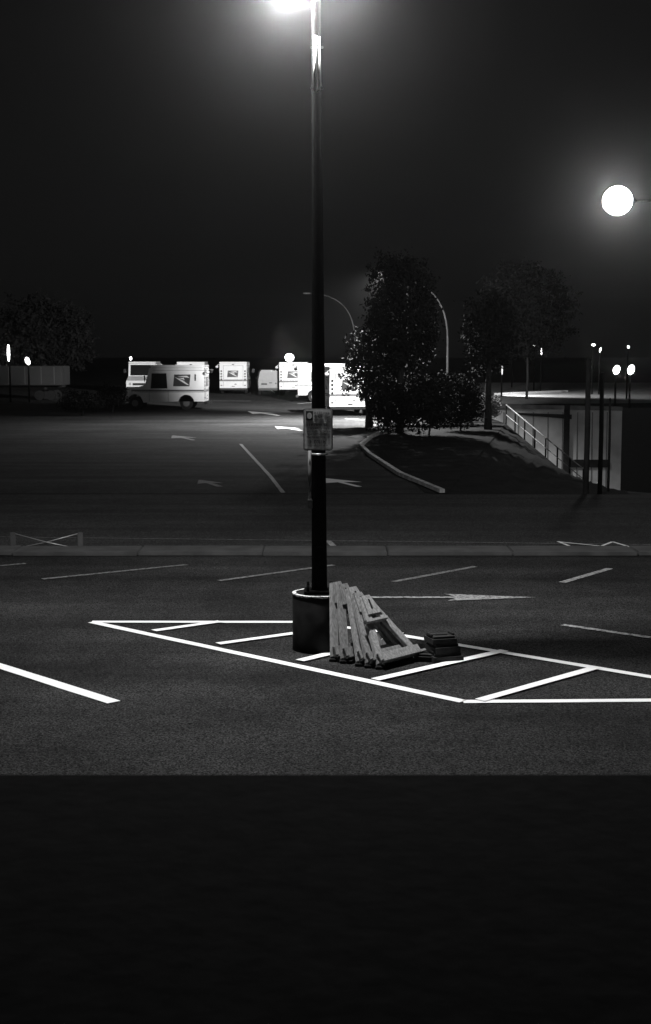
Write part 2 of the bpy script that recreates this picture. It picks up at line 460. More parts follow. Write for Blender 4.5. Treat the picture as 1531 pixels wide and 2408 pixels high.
# crossarm with two lamp heads, just above the picture
for hx_, share in ((-.27, .86), (.30, .14)):
    hd = Vector((top.x - bc.x + hx_, -.03, top.z + .13))
    a0 = pc(HT-.25)
    arm = MB().tube([a0, a0+Vector((hx_*.4, 0, .05)), Vector((hd.x-hx_*.2, hd.y, a0.z-.02)), Vector((hd.x, hd.y, a0.z-.2)), Vector((hd.x, hd.y, hd.z+.13))], .022, 10).build('arm', M['pole'], lp)
    b = MB(); b.sphere((hd.x, hd.y, hd.z+.06), .17, 24, .9)
    for v in b.bm.verts: v.co.z = max(v.co.z, hd.z+.06)
    b.build('lamp_head', M['pole'], lp)
    MB().sphere((hd.x, hd.y, hd.z+.02), .06, 16, .8).build('lamp_bulb', lampmat('lamp_bulb_glow', 30), lp)
    bulb('lamp_light', (hd.x, hd.y, hd.z-.06), I_POLE*share, .05, lp)

# ------------------------------------------------------------------ sign on the post
sc_ = D(748, 1010, bc.y - .09)
sg = empty('parking_sign', sc_, 'upright rectangular parking sign with rounded corners strapped to the lamp post', 'sign'); sg.rotation_euler = (-math.radians(2.6), 0, 0)
def rrect(w_, h_, r, n=6):
    out = []
    for cx, cz, a0 in ((w_/2-r, h_/2-r, 0), (-w_/2+r, h_/2-r, 90), (-w_/2+r, -h_/2+r, 180), (w_/2-r, -h_/2+r, 270)):
        for i in range(n+1):
            t = math.radians(a0+90*i/n); out.append((cx+r*math.cos(t), cz+r*math.sin(t)))
    return out
MB().prism(rrect(.284, .405, .026), 'y', -.002, .002).build('sign_plate', M['signd'], sg)
MB().prism(rrect(.272, .393, .022), 'y', -.0045, -.0022).build('sign_border', M['signw'], sg)
MB().prism(rrect(.262, .383, .019), 'y', -.0065, -.0048).build('sign_border', M['signd'], sg)
MB().prism(rrect(.254, .375, .016), 'y', -.0085, -.0068).build('sign_face', M['signw'], sg)
b = MB()
b.box((-.083, -.0098, .132), (.07, .002, .092))
def letters(x0, x1, z, h, gap=.004):
    x = x0
    while x < x1:
        w_ = h*random.uniform(.35, .75)
        if random.random() < .86:
            # strokes, too small to read in the photograph
            b.box((x+w_*.1, -.0098, z), (h*.17, .002, h)); 
            if random.random() < .7: b.box((x+w_*.5, -.0098, z+random.choice((-.4, 0, .4))*h), (w_*.8, .0016, h*.17))
            if random.random() < .5: b.box((x+w_*.85, -.0098, z+random.choice((0, .2))*h), (h*.15, .0014, h*.6))
        x += w_+gap
for z, h in ((.158, .024), (.125, .024), (.094, .018)): letters(-.035, .112, z, h)
for z, h in ((.045, .026), (.010, .018), (-.018, .018), (-.046, .018), (-.075, .018)): letters(-.105, .105, z, h)
letters(-.075, .07, -.118, .030); letters(-.1, .1, -.155, .012)
b.box((0, -.0098, .073), (.235, .0018, .004))
b.build('sign_print', M['signd'], sg)
b = MB(); b.prism([(math.cos(t)*.024-.083, math.sin(t)*.03+.132) for t in [2*PI*i/16 for i in range(16)]], 'y', -.0118, -.011)
b.build('sign_symbol', M['signw'], sg)

# ------------------------------------------------------------------ stacked wooden trestle legs (A frames) leaning on the footing
def a_frame(foot, bvec, slant, leanv, label, wmat, half=.30, front=False):
    """foot = near foot on the ground, bvec = unit vector from near foot to far foot, leanv = how far the top hangs over"""
    o = empty('trestle_frame', (foot[0], foot[1], 0), label, 'trestle', 'wooden trestle frames leaning in a stack')
    bx = Vector((bvec[0], bvec[1], 0)).normalized(); nrm = Vector((-bx.y, bx.x, 0))
    up = (nrm*leanv + Vector((0, 0, math.sqrt(max(.01, slant**2-leanv**2))))).normalized()
    n = bx.cross(up)                              # faces the camera side
    def P(u, v, t=0): return bx*u + up*v + n*t
    L = half*2
    t_ = .038
    off = Vector((0, 0, .03))
    MB().bar(P(.02, 0)+off, P(half-.02, slant-.03)+off, .086, t_, bx, .004).build('leg', wmat, o)
    MB().bar(P(L-.02, 0)+off, P(half+.02, slant-.03)+off, .086, t_, bx, .004).build('leg', wmat, o)
    # gusset under the apex with its hand slot, crossbar, foot board with a ledge
    b = MB(); q = .038
    zc = slant*.80
    w0 = half*(1-zc/slant)
    poly = [(half-.10, slant*.70), (half+.10, slant*.70), (half+.055, slant-.02), (half-.055, slant-.02)]
    vs0 = [b.bm.verts.new(P(u, v, .021)+off) for u, v in poly]; vs1 = [b.bm.verts.new(P(u, v, .034)+off) for u, v in poly]
    b.bm.faces.new(vs1); b.bm.faces.new(vs0[::-1])
    for i in range(4): b.bm.faces.new((vs0[i], vs0[(i+1) % 4], vs1[(i+1) % 4], vs1[i]))
    b.build('gusset', wmat, o)
    MB().bar(P(half-.012, slant*.77, .036)+off, P(half+.01, slant*.91, .036)+off, .022, .003, bx).build('hand_slot', M['black'], o)
    q = .036 if front else -.036
    MB().bar(P(half*(.30 if front else .62), slant*.60, q)+off, P(half*1.36, slant*.60, q)+off, .03, .05, up, .004).build('crossbar', wmat, o)
    MB().bar(P(.0, .058, .038)+off, P(L, .058, .038)+off, .088, .032, up, .004).build('foot_board', wmat, o)
    MB().bar(P(-.01, .012, .055)+off, P(L+.02, .012, .055)+off, .026, .08, up, .004).build('ledge', wmat, o)
    for u in (-.005, L+.005): MB().box(P(u, -.005)+Vector((0, 0, .018)), (.07, .07, .036), bevel=.006).build('foot', M['rubber'], o)
    return o
def foot(px, py): p = G(px, py); return (p.x, p.y)
bv = (.40, .45)
a_frame(foot(892, 1573), bv, .73, .46, 'front trestle frame of the stack, its whole triangle open to view', M['wood'], front=True)
a_frame(foot(866, 1570), bv, .73, .425, 'second trestle frame from the front, close behind the open triangle', M['wood2'])
a_frame(foot(844, 1566), bv, .745, .375, 'middle trestle frame of the stack, its long leg slanting beside the white paint gleam', M['wood'])
a_frame(foot(808, 1559), bv, .73, .30, 'second trestle frame from the round footing, half hidden by the middle one', M['wood2'])
a_frame(foot(783, 1555), bv, .725, .25, 'trestle frame nearest the round footing, standing almost upright', M['wood'])

# ------------------------------------------------------------------ black rubber feet of road barriers, stacked beside the trestles
def rubber_foot(c, z, rz, L, Wd, h, label):
    o = empty('barrier_foot', (c.x, c.y, z), label, 'barrier foot', 'black rubber barrier feet', rz)
    b = MB(); poly = []
    for cx, s_ in ((L/2-Wd/2, 1), (-L/2+Wd/2, -1)):
        for i in range(9):
            t = -PI/2 + PI*i/8
            poly.append((cx+s_*(Wd/2*.5 if abs(t) < 1.2 else Wd/2*.42), s_*max(-1, min(1, 1.15*math.sin(t)))*Wd/2))
    b.prism(poly, 'z', 0, h*.7)
    b.prism([(x*.9, y*.82) for x, y in poly], 'z', h*.7+.0001, h)
    b.build('slab', M['rubber'], o)
    MB().box((0, 0, h+.004), (.13, .045, .008), bevel=.002).build('socket', M['black'], o)
    for s_ in (-1, 1): MB().box((s_*L*.3, 0, h+.01), (.02, Wd*.55, .02), bevel=.004).build('handle', M['rubber'], o)
    return o
c1 = G(1037, 1553)
rubber_foot(Vector((c1.x+.03, c1.y, 0)), 0, .30, .42, .25, .085, 'bottom black rubber foot of the stack standing on the white stripe')
rubber_foot(Vector((c1.x+.015, c1.y+.02, 0)), .089, .38, .38, .25, .08, 'middle black rubber foot of the stack beside the trestles')
rubber_foot(Vector((c1.x-.005, c1.y+.03, 0)), .173, .3, .36, .24, .07, 'top black rubber foot of the stack beside the trestles')
c3 = G(1004, 1553)
rubber_foot(Vector((c3.x, c3.y+.02, 0)), 0, -.25, .26, .2, .07, 'low black rubber foot lying between the open trestle and the stack')

# ------------------------------------------------------------------ mail vans
def arc(cx, cz, r, a0, a1, n=9):
    return [(cx+r*math.cos(math.radians(a0+(a1-a0)*i/n)), cz+r*math.sin(math.radians(a0+(a1-a0)*i/n))) for i in range(n+1)]
def wheel(parent, x, y, r=.33, wd=.2):
    s_ = 1 if x > 0 else -1
    t = MB().cyl((x-wd/2, y, r), (x+wd/2, y, r), r, n=28).build('wheel', M['tyre'], parent)
    MB().cyl((x+s_*(wd/2-.02), y, r), (x+s_*(wd/2+.006), y, r), r*.55, r*.5, n=20).build('rim', M['hub'], t)
def emblem(parent, P, flip=1):
    """slanted dark field with a pale bird's head sweeping across it; P maps (u,v) in 0..1 to a point, third arg = proud distance"""
    def plate(pts, d0, d1, m, name, par):
        b = MB(); A = [b.bm.verts.new(P(u, v, d0)) for u, v in pts]; B = [b.bm.verts.new(P(u, v, d1)) for u, v in pts]
        fa = b.bm.faces.new(A); fb = b.bm.faces.new(B[::-1])
        for i in range(len(pts)): b.bm.faces.new((A[i], B[i], B[(i+1) % len(pts)], A[(i+1) % len(pts)]))
        bmesh.ops.triangulate(b.bm, faces=[fa, fb])
        return b.build(name, m, par)
    e = plate([(0, 0), (.93, 0), (1, 1), (.07, 1)] if flip > 0 else [(.07, 0), (1, 0), (.93, 1), (0, 1)], .001, .006, M['emb'], 'emblem', parent)
    f = (lambda u: u) if flip > 0 else (lambda u: 1-u)
    plate([(f(.08), .80), (f(.55), .52), (f(.92), .10), (f(.80), .12), (f(.45), .42)], .0065, .009, M['van'], 'emblem_mark', e)
    plate([(f(.25), .84), (f(.78), .90), (f(.95), .72), (f(.72), .76)], .0065, .009, M['van'], 'emblem_mark', e)
    plate([(f(.30), .70), (f(.62), .72), (f(.66), .50), (f(.56), .60)], .0065, .009, M['van'], 'emblem_mark', e)
def mail_van():
    o = empty('mail_van', (0, 0, 0), 'x', 'mail van', 'white mail vans parked in the far yard')
    Wd = 1.92; h = Wd/2
    prof = [(0.02, .42)] + arc(.95, .36, .41, 171, 9) + [(3.17, .36)] + arc(3.60, .38, .41, 175, 10) + \
           [(4.28, .48), (4.30, .80), (4.22, .95), (3.6, 1.12), (3.08, 1.26), (2.84, 2.12), (2.7, 2.2), (.06, 2.2), (.0, 2.12)]
    b = MB(); b.prism(prof, 'x', -h, h); body = b.build('body', M['van'], o)
    # roof cap with a drip lip, raised rear panel frame
    MB().box((0, 1.40, 2.235), (Wd+.06, 2.84, .07), bevel=.025).build('roof', M['van'], o)
    MB().box((0, -.05, .36), (Wd-.02, .16, .14), bevel=.02).build('bumper', M['black'], o)
    MB().box((0, 4.34, .45), (Wd-.1, .1, .14), bevel=.02).build('bumper', M['black'], o)
    # rear: roller door with seams, stripe, lamps, emblem
    dr = MB().box((0, -.008, 1.27), (1.36, .02, 1.42), bevel=.004).build('rear_door', M['van'], o)
    MB().box((.0, -.0215, .55), (.2, .012, .03)).build('handle', M['black'], dr)
    b = MB()
    for s_ in (-1, 1): b.box((s_*.70, -.004, 1.27), (.018, .012, 1.44))
    b.box((0, -.004, 2.0), (1.42, .012, .018)); b.build('seal', M['stripe'], o)
    b = MB(); b.box((0, -.021, .96), (1.355, .006, .09)); b.box((0, -.021, 1.03), (1.355, .006, .018))
    for s_ in (-1, 1): b.box((s_*.835, -.003, .96), (.24, .008, .09)) 
    b.build('rear_stripe', M['stripe'], o)
    for s_ in (-1, 1):
        for z in (1.62, 1.43, 1.24, 1.05):
            MB().cyl((s_*.84, -.02, z), (s_*.84, .01, z), .058, n=16).build('tail_light', M['lens'], o)
        MB().box((s_*.84, -.012, .62), (.12, .02, .05), bevel=.004).build('reflector', M['lens'], o)
    MB().box((0, -.02, 2.09), (.15, .03, .05), bevel=.006).build('brake_light', M['lens'], o)
    MB().box((.16, -.022, .70), (.14, .008, .07)).build('number_plate', M['stripe'], o)
    emblem(o, lambda u, v, d: Vector((-.43+u*.80, -.018-d, 1.20+v*.46)), 1)
    for s_ in (-1, 1):
        q = MB(); xs = s_*(h+.004)
        q.prism([(1.92, 1.09), (2.78, 1.09), (2.72, 1.86), (1.96, 1.86)], 'x', min(xs, s_*(h-.01)), max(xs, s_*(h-.01)))
        q.build('door_window', M['glass'], o)
        q = MB(); q.box((xs, 1.9, .99), (.008, 3.75, .055)); q.box((xs, 1.9, .915), (.008, 3.75, .03)); q.build('side_stripe', M['black'], o)
        q = MB(); q.box((xs, 2.86, .72), (.006, .014, .62)); q.box((xs, 1.88, .72), (.006, .014, .62)); q.box((xs, 1.2, 2.02), (.006, 2.9, .02)); q.box((xs, 1.4, 2.14), (.006, 2.6, .016))
        q.build('panel_seam', M['stripe'], o)
        MB().box((xs, .48, 1.65), (.012, .075, .33), bevel=.005).build('vent', M['black'], o)
        if s_ < 0: emblem(o, lambda u, v, d: Vector((-h-d, 1.62-u*.9, 1.2+v*.6)), 1)
        else: emblem(o, lambda u, v, d: Vector((h+d, .72+u*.9, 1.2+v*.6)), 1)
        for y in (.95, 3.60): wheel(o, s_*(h-.12), y)
        MB().box((s_*(h+.01), 4.06, .86), (.03, .16, .07), bevel=.006).build('marker_light', M['lens'], o)
        MB().cyl((s_*.68, 4.27, .72), (s_*.68, 4.325, .72), .09, n=18).build('headlight', M['galv'], o)
        m = MB(); m.tube([(s_*h, 2.95, 1.5), (s_*(h+.22), 3.05, 1.62), (s_*(h+.24), 3.05, 1.4)], .014, 6)
        m.box((s_*(h+.25), 3.05, 1.62), (.19, .04, .28), bevel=.015); m.build('mirror', M['black'], o)
    m = MB(); m.tube([(-h+.05, .05, 2.12), (-h-.12, -.12, 2.06), (-h-.16, -.16, 1.98)], .02, 6); m.sphere((-h-.17, -.17, 1.93), .11, 14, .8)
    m.build('rear_mirror', M['van'], o)
    q = MB(); ws = [(3.066, 1.30), (2.862, 2.05)]
    A = [q.bm.verts.new((x, y+.008, z)) for (y, z) in ws for x in (-.82, .82)]
    q.bm.faces.new((A[0], A[1], A[3], A[2])); B = [q.bm.verts.new((x, y-.02, z)) for (y, z) in ws for x in (-.82, .82)]
    q.bm.faces.new((B[0], B[2], B[3], B[1]))
    for i, j in ((0, 1), (1, 3), (3, 2), (2, 0)): q.bm.faces.new((A[i], B[i], B[j], A[j]))
    q.build('windscreen', M['glass'], o)
    MB().box((0, 4.29, .70), (1.0, .03, .16), bevel=.005).build('grille', M['black'], o)
    return o
proto = mail_van()
def put_van(o, loc, rz, label): o.location = loc; o.rotation_euler = (0, 0, rz); o['label'] = label; return o
def at(px, Y): p = D(px, 830, Y); return Vector((p.x, p.y, 0))
r1 = at(482, 73.2)
put_van(proto, (r1.x, r1.y+.96, 0), math.radians(88), 'mail van parked side on with its hood to the left, nearest and largest of them')
def van(px, Y, rz, label): c = copy_tree(proto); p = at(px, Y); return put_van(c, (p.x, p.y, 0), math.radians(rz), label)
van(345.5, 105.3, 180, 'mail van facing forward, dark windscreen showing above the hood of the side on van')
van(448.5, 100.5, 0, 'mail van behind the side on van, only its bright roof edge and brake light showing')
van(548, 101, -1, 'mail van parked alone with its whole bright rear in view')
van(690, 97, -1, 'mail van with its rear under the small globe lamp, left of the lamp post')
v3 = van(701, 85.2, -90, 'mail van standing side on behind the lamp post, dark side door towards the street')
van(824, 66, 7, 'mail van half hidden by the leafy tree right of the lamp post')

# small grey cargo van
p = at(632, 98)
gv = empty('cargo_van', (p.x, p.y, 0), 'small grey cargo van parked between two white mail vans', 'van', rz=math.radians(4))
b = MB(); prof = [(-.70, .34), (.70, .34), (.72, .9), (.70, 1.15), (.60, 1.62), (.5, 1.74), (-.5, 1.74), (-.60, 1.62), (-.70, 1.15), (-.72, .9)]
b.prism(prof, 'y', 0, 3.9); b.build('body', M['vang'], gv)
MB().box((0, -.04, .42), (1.4, .12, .16), bevel=.02).build('bumper', M['black'], gv)
MB().box((-.32, -.008, .78), (.40, .02, .11), bevel=.006).build('plate_recess', M['black'], gv)
MB().box((.12, -.008, .86), (.2, .02, .06), bevel=.006).build('handle', M['black'], gv)
MB().cyl((.48, -.015, .82), (.48, .01, .82), .07, n=14).build('tail_light', M['lens'], gv)
MB().box((0, -.004, 1.02), (1.3, .01, .02)).build('trim_line', M['stripe'], gv)
MB().box((0, -.004, 1.3), (.014, .01, .6)).build('door_seam', M['stripe'], gv)
for s_ in (-1, 1):
    m = MB(); m.box((s_*.80, 2.7, 1.15), (.14, .06, .2), bevel=.02); m.build('mirror', M['vang'], gv)
    for y in (.7, 3.1): wheel(gv, s_*.62, y, .3, .18)
MB().box((0, 3.905, 1.3), (1.05, .02, .5), bevel=.006).build('windscreen', M['glass'], gv)

# ------------------------------------------------------------------ dim trailer at far left
p0 = D(-40, 905, 88); p1 = D(148, 905, 88)
tr = empty('box_trailer', (p0.x, 88, 0), 'dim pale box trailer at the left edge behind the dark lot', 'trailer')
Lt = p1.x - p0.x; zt1 = D(100, 861, 88).z; zt0 = D(100, 906, 88).z
MB().box((Lt/2, 1.25, (zt0+zt1)/2), (Lt, 2.5, zt1-zt0), bevel=.03).build('box', M['trailer'], tr)
MB().box((Lt/2, 1.25, zt0-.08), (Lt-.3, 1.0, .12)).build('chassis', M['black'], tr)
for x in (Lt-1.5, Lt-.8):
    for y in (.25, 2.25): MB().cyl((x, y-.12, .3), (x, y+.12, .3), .3, n=20).build('wheel', M['tyre'], tr)
for x in (.6, 1.6, 2.6, 3.6, 4.4): MB().box((x, -.006, (zt0+zt1)/2), (.03, .012, zt1-zt0-.1)).build('rib', M['stripe'], tr)

# ------------------------------------------------------------------ low wooden barrier at left, beyond the kerb
bY = G(30, 1293).y
xa = G(31, 1293).x; xb = G(192, 1291).x
br = empty('post_barrier', (xa, bY, 0), 'low barrier of two posts with crossed cables at the kerb on the left', 'barrier')
for x in (0, xb-xa): MB().box((x, 0, .13), (.075, .06, .26), bevel=.008).build('post', M['kerb'], br)
Lb = xb-xa
MB().tube([(.04, 0, .24), (Lb*.5, 0, .115), (Lb-.04, 0, .02)], .007, 6).build('cable', M['galv'], br)
MB().tube([(.04, 0.02, .02), (Lb*.5, 0.02, .115), (Lb-.04, 0.02, .24)], .007, 6).build('cable', M['galv'], br)

# ------------------------------------------------------------------ retaining wall, stair rail, posts at right
w0 = D(1150, 959, 66); w1 = D(1463, 966, 66)
rw = empty('retaining_wall', (w0.x, 66, -5), 'long pale concrete retaining wall in the dip at the right', 'wall')
b = MB(); x1 = w1.x - w0.x
b.prism([(0, 0), (x1, 0), (x1, w1.z+5), (0, w0.z+5)], 'y', 0, .5); b.build('wall', M['wallc'], rw)
b = MB(); b.prism([(0, w0.z+5), (x1, w1.z+5), (x1, w1.z+5.18), (0, w0.z+5.18)], 'y', -.1, .55); b.build('coping', M['conc'], rw)
b = MB(); z_a = D(1240, 972, 65.9).z+5; z_b = D(1345, 980, 65.9).z+5; xA = D(1215, 975, 65.9).x-w0.x; xB = D(1345, 980, 65.9).x-w0.x
b.prism([(xA, z_a-.05), (xB, z_b-.12), (xB, z_b+.1), (xA, z_a+.02)], 'y', -.06, -.003); b.build('pipe_run', M['black'], rw)
xP = D(1333, 1000, 65.9).x-w0.x
MB().box((xP, -.07, 3.3), (.26, .13, 4.4), bevel=.01).build('pilaster', M['darkc'], rw)
for k_ in range(1, 9): MB().box((x1*k_/9, -.012, (w0.z+5)*.5), (.05, .024, w0.z+4.6), bevel=.004).build('rib', M['conc'], rw)
MB().box((D(1383, 1045, 65.9).x-w0.x, -.05, D(1383, 1090, 65.9).z+5), (1.9, .1, .35)).build('ledge', M['darkc'], rw)

hr = empty('handrail', rail_far, 'two bar metal handrail running down the bank in front of the pale wall', 'handrail')
dv = rail_near - rail_far
hA = D(1190, 952, rail_far.y).z - rail_far.z; hB = D(1371, 1103, rail_near.y).z - rail_near.z
MB().tube([Vector((0, 0, hA)), dv + Vector((0, 0, hB))], .022, 8).build('top_rail', M['davit'], hr)
MB().tube([Vector((0, 0, hA*.48)), dv + Vector((0, 0, hB*.48))], .016, 8).build('lower_rail', M['davit'], hr)
for i in range(8):
    t = i/7; q = dv*t; hh = hA+(hB-hA)*t
    MB().cyl(q-Vector((0, 0, .15)), q+Vector((0, 0, hh)), .03, n=8).build('post', M['pole'], hr)

ev = lambda x, y, z=0: (x, y, z)
def road_line_far():
    a = G(1168, 929); c = G(1330, 922)
    b = MB(); b.bar(Vector((a.x, a.y, .07)), Vector((c.x, c.y, .07)), .14, .4, (0, 0, 1)); return b
tag(road_line_far().build('kerb', M['white']), kind='structure')
b = MB(); a = G(1150, 944); c = G(1600, 899.5)
b.sheet([(G(1100, 952).x, G(1100, 952).y, .006), (G(1700, 946).x, G(1700, 946).y, .006), (G(1750, 900).x, G(1750, 900).y, .006), (G(1120, 900).x, G(1120, 900).y, .006)])
tag(b.build('road', M['conc'], recalc=False), kind='structure')

# ------------------------------------------------------------------ trees
def leaf_cloud(b, centre, rad, nleaf, size, rnd, clump=14):
    """leaf blades in clumps through the crown's volume"""
    cx, cy, cz = centre
    nc = max(8, nleaf//clump); cl = []
    while len(cl) < nc:
        p = Vector((rnd.uniform(-1, 1), rnd.uniform(-1, 1), rnd.uniform(-1, 1)))
        d = p.length
        if d > 1 or (d < .45 and rnd.random() < .7): continue
        lump = .78 + .22*math.sin(3.1*p.x+1.7*rnd.random()) * math.cos(2.7*p.z+p.y*3)
        cl.append(Vector((cx+p.x*rad[0]*lump, cy+p.y*rad[1]*lump, cz+p.z*rad[2]*lump)))
    for c in cl:
        cr = size*rnd.uniform(1.6, 3.6)
        for _ in range(clump):
            p = c + Vector((rnd.gauss(0, .5), rnd.gauss(0, .5), rnd.gauss(0, .4)))*cr
            n = Vector((rnd.gauss(0, 1), rnd.gauss(0, 1), rnd.gauss(.5, .8))).normalized()
            u = n.orthogonal().normalized(); v = n.cross(u); a = rnd.random()*2*PI
            U = u*math.cos(a)+v*math.sin(a); Wv = n.cross(U); s_ = size*rnd.uniform(.6, 1.3)
            vs = [b.bm.verts.new(p+U*s_), b.bm.verts.new(p+Wv*s_*.45), b.bm.verts.new(p-U*s_*.8), b.bm.verts.new(p-Wv*s_*.45)]
            b.bm.faces.new(vs)
    return cl
def tree(loc, H, rad, nleaf, size, seed, label, low=.25, lm='leaf', group='trees around the far yard', name='tree', tr_r=.16):
    rnd = random.Random(seed)
    o = empty(name, loc, label, 'tree' if name != 'shrub' else 'shrub', group)
    b = MB(); cz = H - rad[2]
    cl = leaf_cloud(b, (0, 0, cz), rad, nleaf, size, rnd)
    t = MB(); zt_ = cz
    pts = [Vector((rnd.uniform(-.05, .05)*k_, rnd.uniform(-.05, .05)*k_, H*.85*k_/6)) for k_ in range(7)]
    t.tube(pts, [tr_r*(1-.13*k_) for k_ in range(7)], 9)
    for c in rnd.sample(cl, min(14, len(cl))):
        s_ = pts[rnd.randint(2, 5)]; m_ = (s_+c)/2 + Vector((0, 0, rnd.uniform(.1, .5)*min(1, H/5)))
        t.tube([s_, m_, c], [tr_r*.32, tr_r*.2, tr_r*.07], 6)
    t.build('trunk', M['bark'], o)
    b.build('crown', M[lm], o, recalc=False)
    return o
def tloc(px, Y): p = at(px, Y); return (p.x, p.y, 0)
tree(tloc(940, 52), 7.2, (1.8, 1.8, 3.0), 12000, .085, 1, 'broad leafy tree screening the vans right of the lamp post')
tree(tloc(868, 56), 4.2, (1.5, 1.2, 1.8), 5200, .08, 2, 'small leafy tree overhanging the half hidden van')
tree(tloc(1150, 54), 5.6, (1.3, 1.4, 1.95), 6500, .085, 3, 'dense tree above the top of the handrail')
tree(tloc(1240, 90), 9.5, (4.0, 3, 4.0), 9000, .14, 4, 'tall dim tree behind the lit road at the right', lm='leafd', tr_r=.09)
tree(tloc(105, 108), 8.0, (5.0, 3, 3.8), 8000, .18, 7, 'dark tree rising behind the box trailer at the left', lm='leafd')
tree(tloc(190, 66), 1.3, (1.6, 1.2, .6), 2500, .06, 12, 'low ragged shrub on the dark left side of the yard', lm='leafd', name='shrub', group='shrubs', tr_r=.04)
tree(tloc(262, 69), 1.5, (1.0, 1.0, .7), 2200, .06, 13, 'rounded shrub in front of the side on van hood', lm='leafd', name='shrub', group='shrubs', tr_r=.04)
tree(tloc(915, 51), 2.2, (1.1, 1.0, 1.2), 6000, .06, 14, 'dark shrub on the planting bed where the drive kerb bends', name='shrub', group='shrubs', tr_r=.04)
tree(tloc(1010, 50), 2.5, (1.35, 1.1, 1.35), 7000, .06, 15, 'wide dark shrub under the broad tree', name='shrub', group='shrubs', tr_r=.04)
tree(tloc(1085, 53), 2.3, (1.1, 1.0, 1.25), 6000, .06, 17, 'dark shrub between the broad tree and the dense tree', lm='leafd', name='shrub', group='shrubs', tr_r=.04)
tree(tloc(965, 57), 2.4, (1.6, 1.0, 1.3), 6000, .07, 18, 'dark shrub added behind the trunk of the broad tree to block the yard light', lm='leafd', name='shrub', group='shrubs', tr_r=.04)  # added as a shadow caster, keeps the yard light off the bed
tree(tloc(1055, 57.5), 2.4, (1.7, 1.0, 1.3), 6000, .07, 19, 'dark shrub added behind the gap between broad and dense tree to block the yard light', lm='leafd', name='shrub', group='shrubs', tr_r=.04)  # second added light blocker, shades the ground towards the handrail
tree(tloc(1150, 56.5), 1.5, (.6, .5, .7), 2200, .05, 16, 'shrub at the top of the handrail with lamp light put into its leaf colour', lm='leaf_lit', name='shrub', group='shrubs', tr_r=.04)

# thin posts in front of the pale wall
for px, Y, r, top_y, lab in ((1384, 29.5, .058, 846, 'thick dark wooden post before the pale wall, leftmost of the posts'),
                        (1417, 31, .050, 880, 'dark wooden post in the middle, before the pale wall'),
                        (1437, 33, .030, 940, 'thin dark post before the pale wall, just left of its last bright strip')):
    p = at(px, Y); zt_ = D(px, top_y, Y).z
    zb = -.6
    o = empty('wooden_post', (p.x, p.y, 0), lab, 'post', 'dark posts at the rim of the dip')
    MB().tube([(0, 0, zb), (.01, 0, zt_*.5), (0, 0, zt_)], [r*1.05, r, r*.9], 12).build('shaft', M['darkc'], o)
    MB().cyl((0, 0, zt_), (0, 0, zt_+.04), r*1.15, r*.5, n=12).build('cap', M['black'], o)

# ------------------------------------------------------------------ lamps
# hooded yard lamp whose light falls on the vans, its head among the leaves
p = at(960, 60)
yl = empty('yard_lamp', (p.x, p.y, 0), 'floodlight on a pole behind the broad tree, aimed at the parked mail vans', 'lamp')
MB().tube([(0, 0, 0), (0, 0, 3), (0, 0, 6.6)], [.09, .075, .06], 12).build('pole', M['pole'], yl)
fl = Vector((-3.2, 100, 1.0)) - Vector((p.x, p.y+.3, 6.7)); fq = fl.to_track_quat('-Z', 'Y')
m_ = MB(); m_.box((0, .12, 6.7), (.42, .26, .32), fq.to_matrix(), bevel=.03); m_.build('hood', M['pole'], yl)
sp = bulb('yard_light', Vector((0, .12, 6.7)) + fl.normalized()*.3, I_YARD, .12, yl, spot=math.radians(69), rot=fq.to_euler())
sp.data.spot_blend = 1.0
m_ = MB(); m_.box(Vector((0, .12, 6.7)) + fl.normalized()*.17, (.34, .24, .01), fq.to_matrix()); m_.build('lens', lampmat('yard_lens', 40), yl)

m_ = MB(); m_.tube([(0, 0, 6.3), (-.5, .1, 6.45), (-.9, .2, 6.45)], .03, 8); m_.box((-1.1, .25, 6.45), (.5, .3, .12), bevel=.03); m_.build('arm', M['pole'], yl)
d_ = bulb('yard_downlight', (-1.1, .25, 6.36), I_DOWN, .1, yl, spot=math.radians(148), rot=Vector((-1.1, -1.4, -6.3)).to_track_quat('-Z', 'Y').to_euler()); d_.data.spot_blend = .8
def globe_lamp(px, py, Y, r, strength, label, sz=1.0, name='globe_lamp', power=0, group='globe lamps'):
    c = D(px, py, Y)
    o = empty(name, (c.x, c.y, 0), label, 'lamp', group)
    MB().tube([(0, 0, -.3 if c.z < 9 else 0), (0, 0, c.z*.5), (0, 0, c.z-r*sz*.9)], [.055, .045, .035], 10).build('pole', M['pole'], o)
    MB().cyl((0, 0, c.z-r*sz-.10), (0, 0, c.z-r*sz+.05), .05, .09, n=12).build('collar', M['pole'], o)
    MB().sphere((0, 0, c.z), r, 28, sz).build('globe', lampmat('globe_glow', strength), o)
    if power: bulb('globe_light', (0, -.1, c.z-r*sz-.12), power, .1, o)
    return o
c = D(1452, 472, 40); r_ = .40; px_ = D(1580, 472, 40).x
o = empty('globe_lamp', (px_, c.y, -4), 'big glaring globe lamp high in the dark sky at the right', 'lamp', 'globe lamps')
ax = c.x - px_; cz_ = c.z + 4
MB().tube([(0, 0, 0), (0, 0, 5), (0, 0, cz_+1.2)], [.09, .07, .05], 12).build('pole', M['pole'], o)
MB().tube([(0, 0, cz_), (ax*.5, 0, cz_), (ax+r_, 0, cz_)], [.03, .025, .018], 10).build('arm', M['pole'], o)
MB().cyl((ax+r_-.02, 0, cz_), (ax+r_+.1, 0, cz_), .10, .04, n=16).build('collar', M['pole'], o)
MB().sphere((ax, 0, cz_), r_, 32, .97).build('globe', lampmat('globe_glow', GLOBE_R, True), o)
globe_lamp(680.5, 841, 106, .31, 40, 'small glowing globe lamp standing over the mail vans', .92)
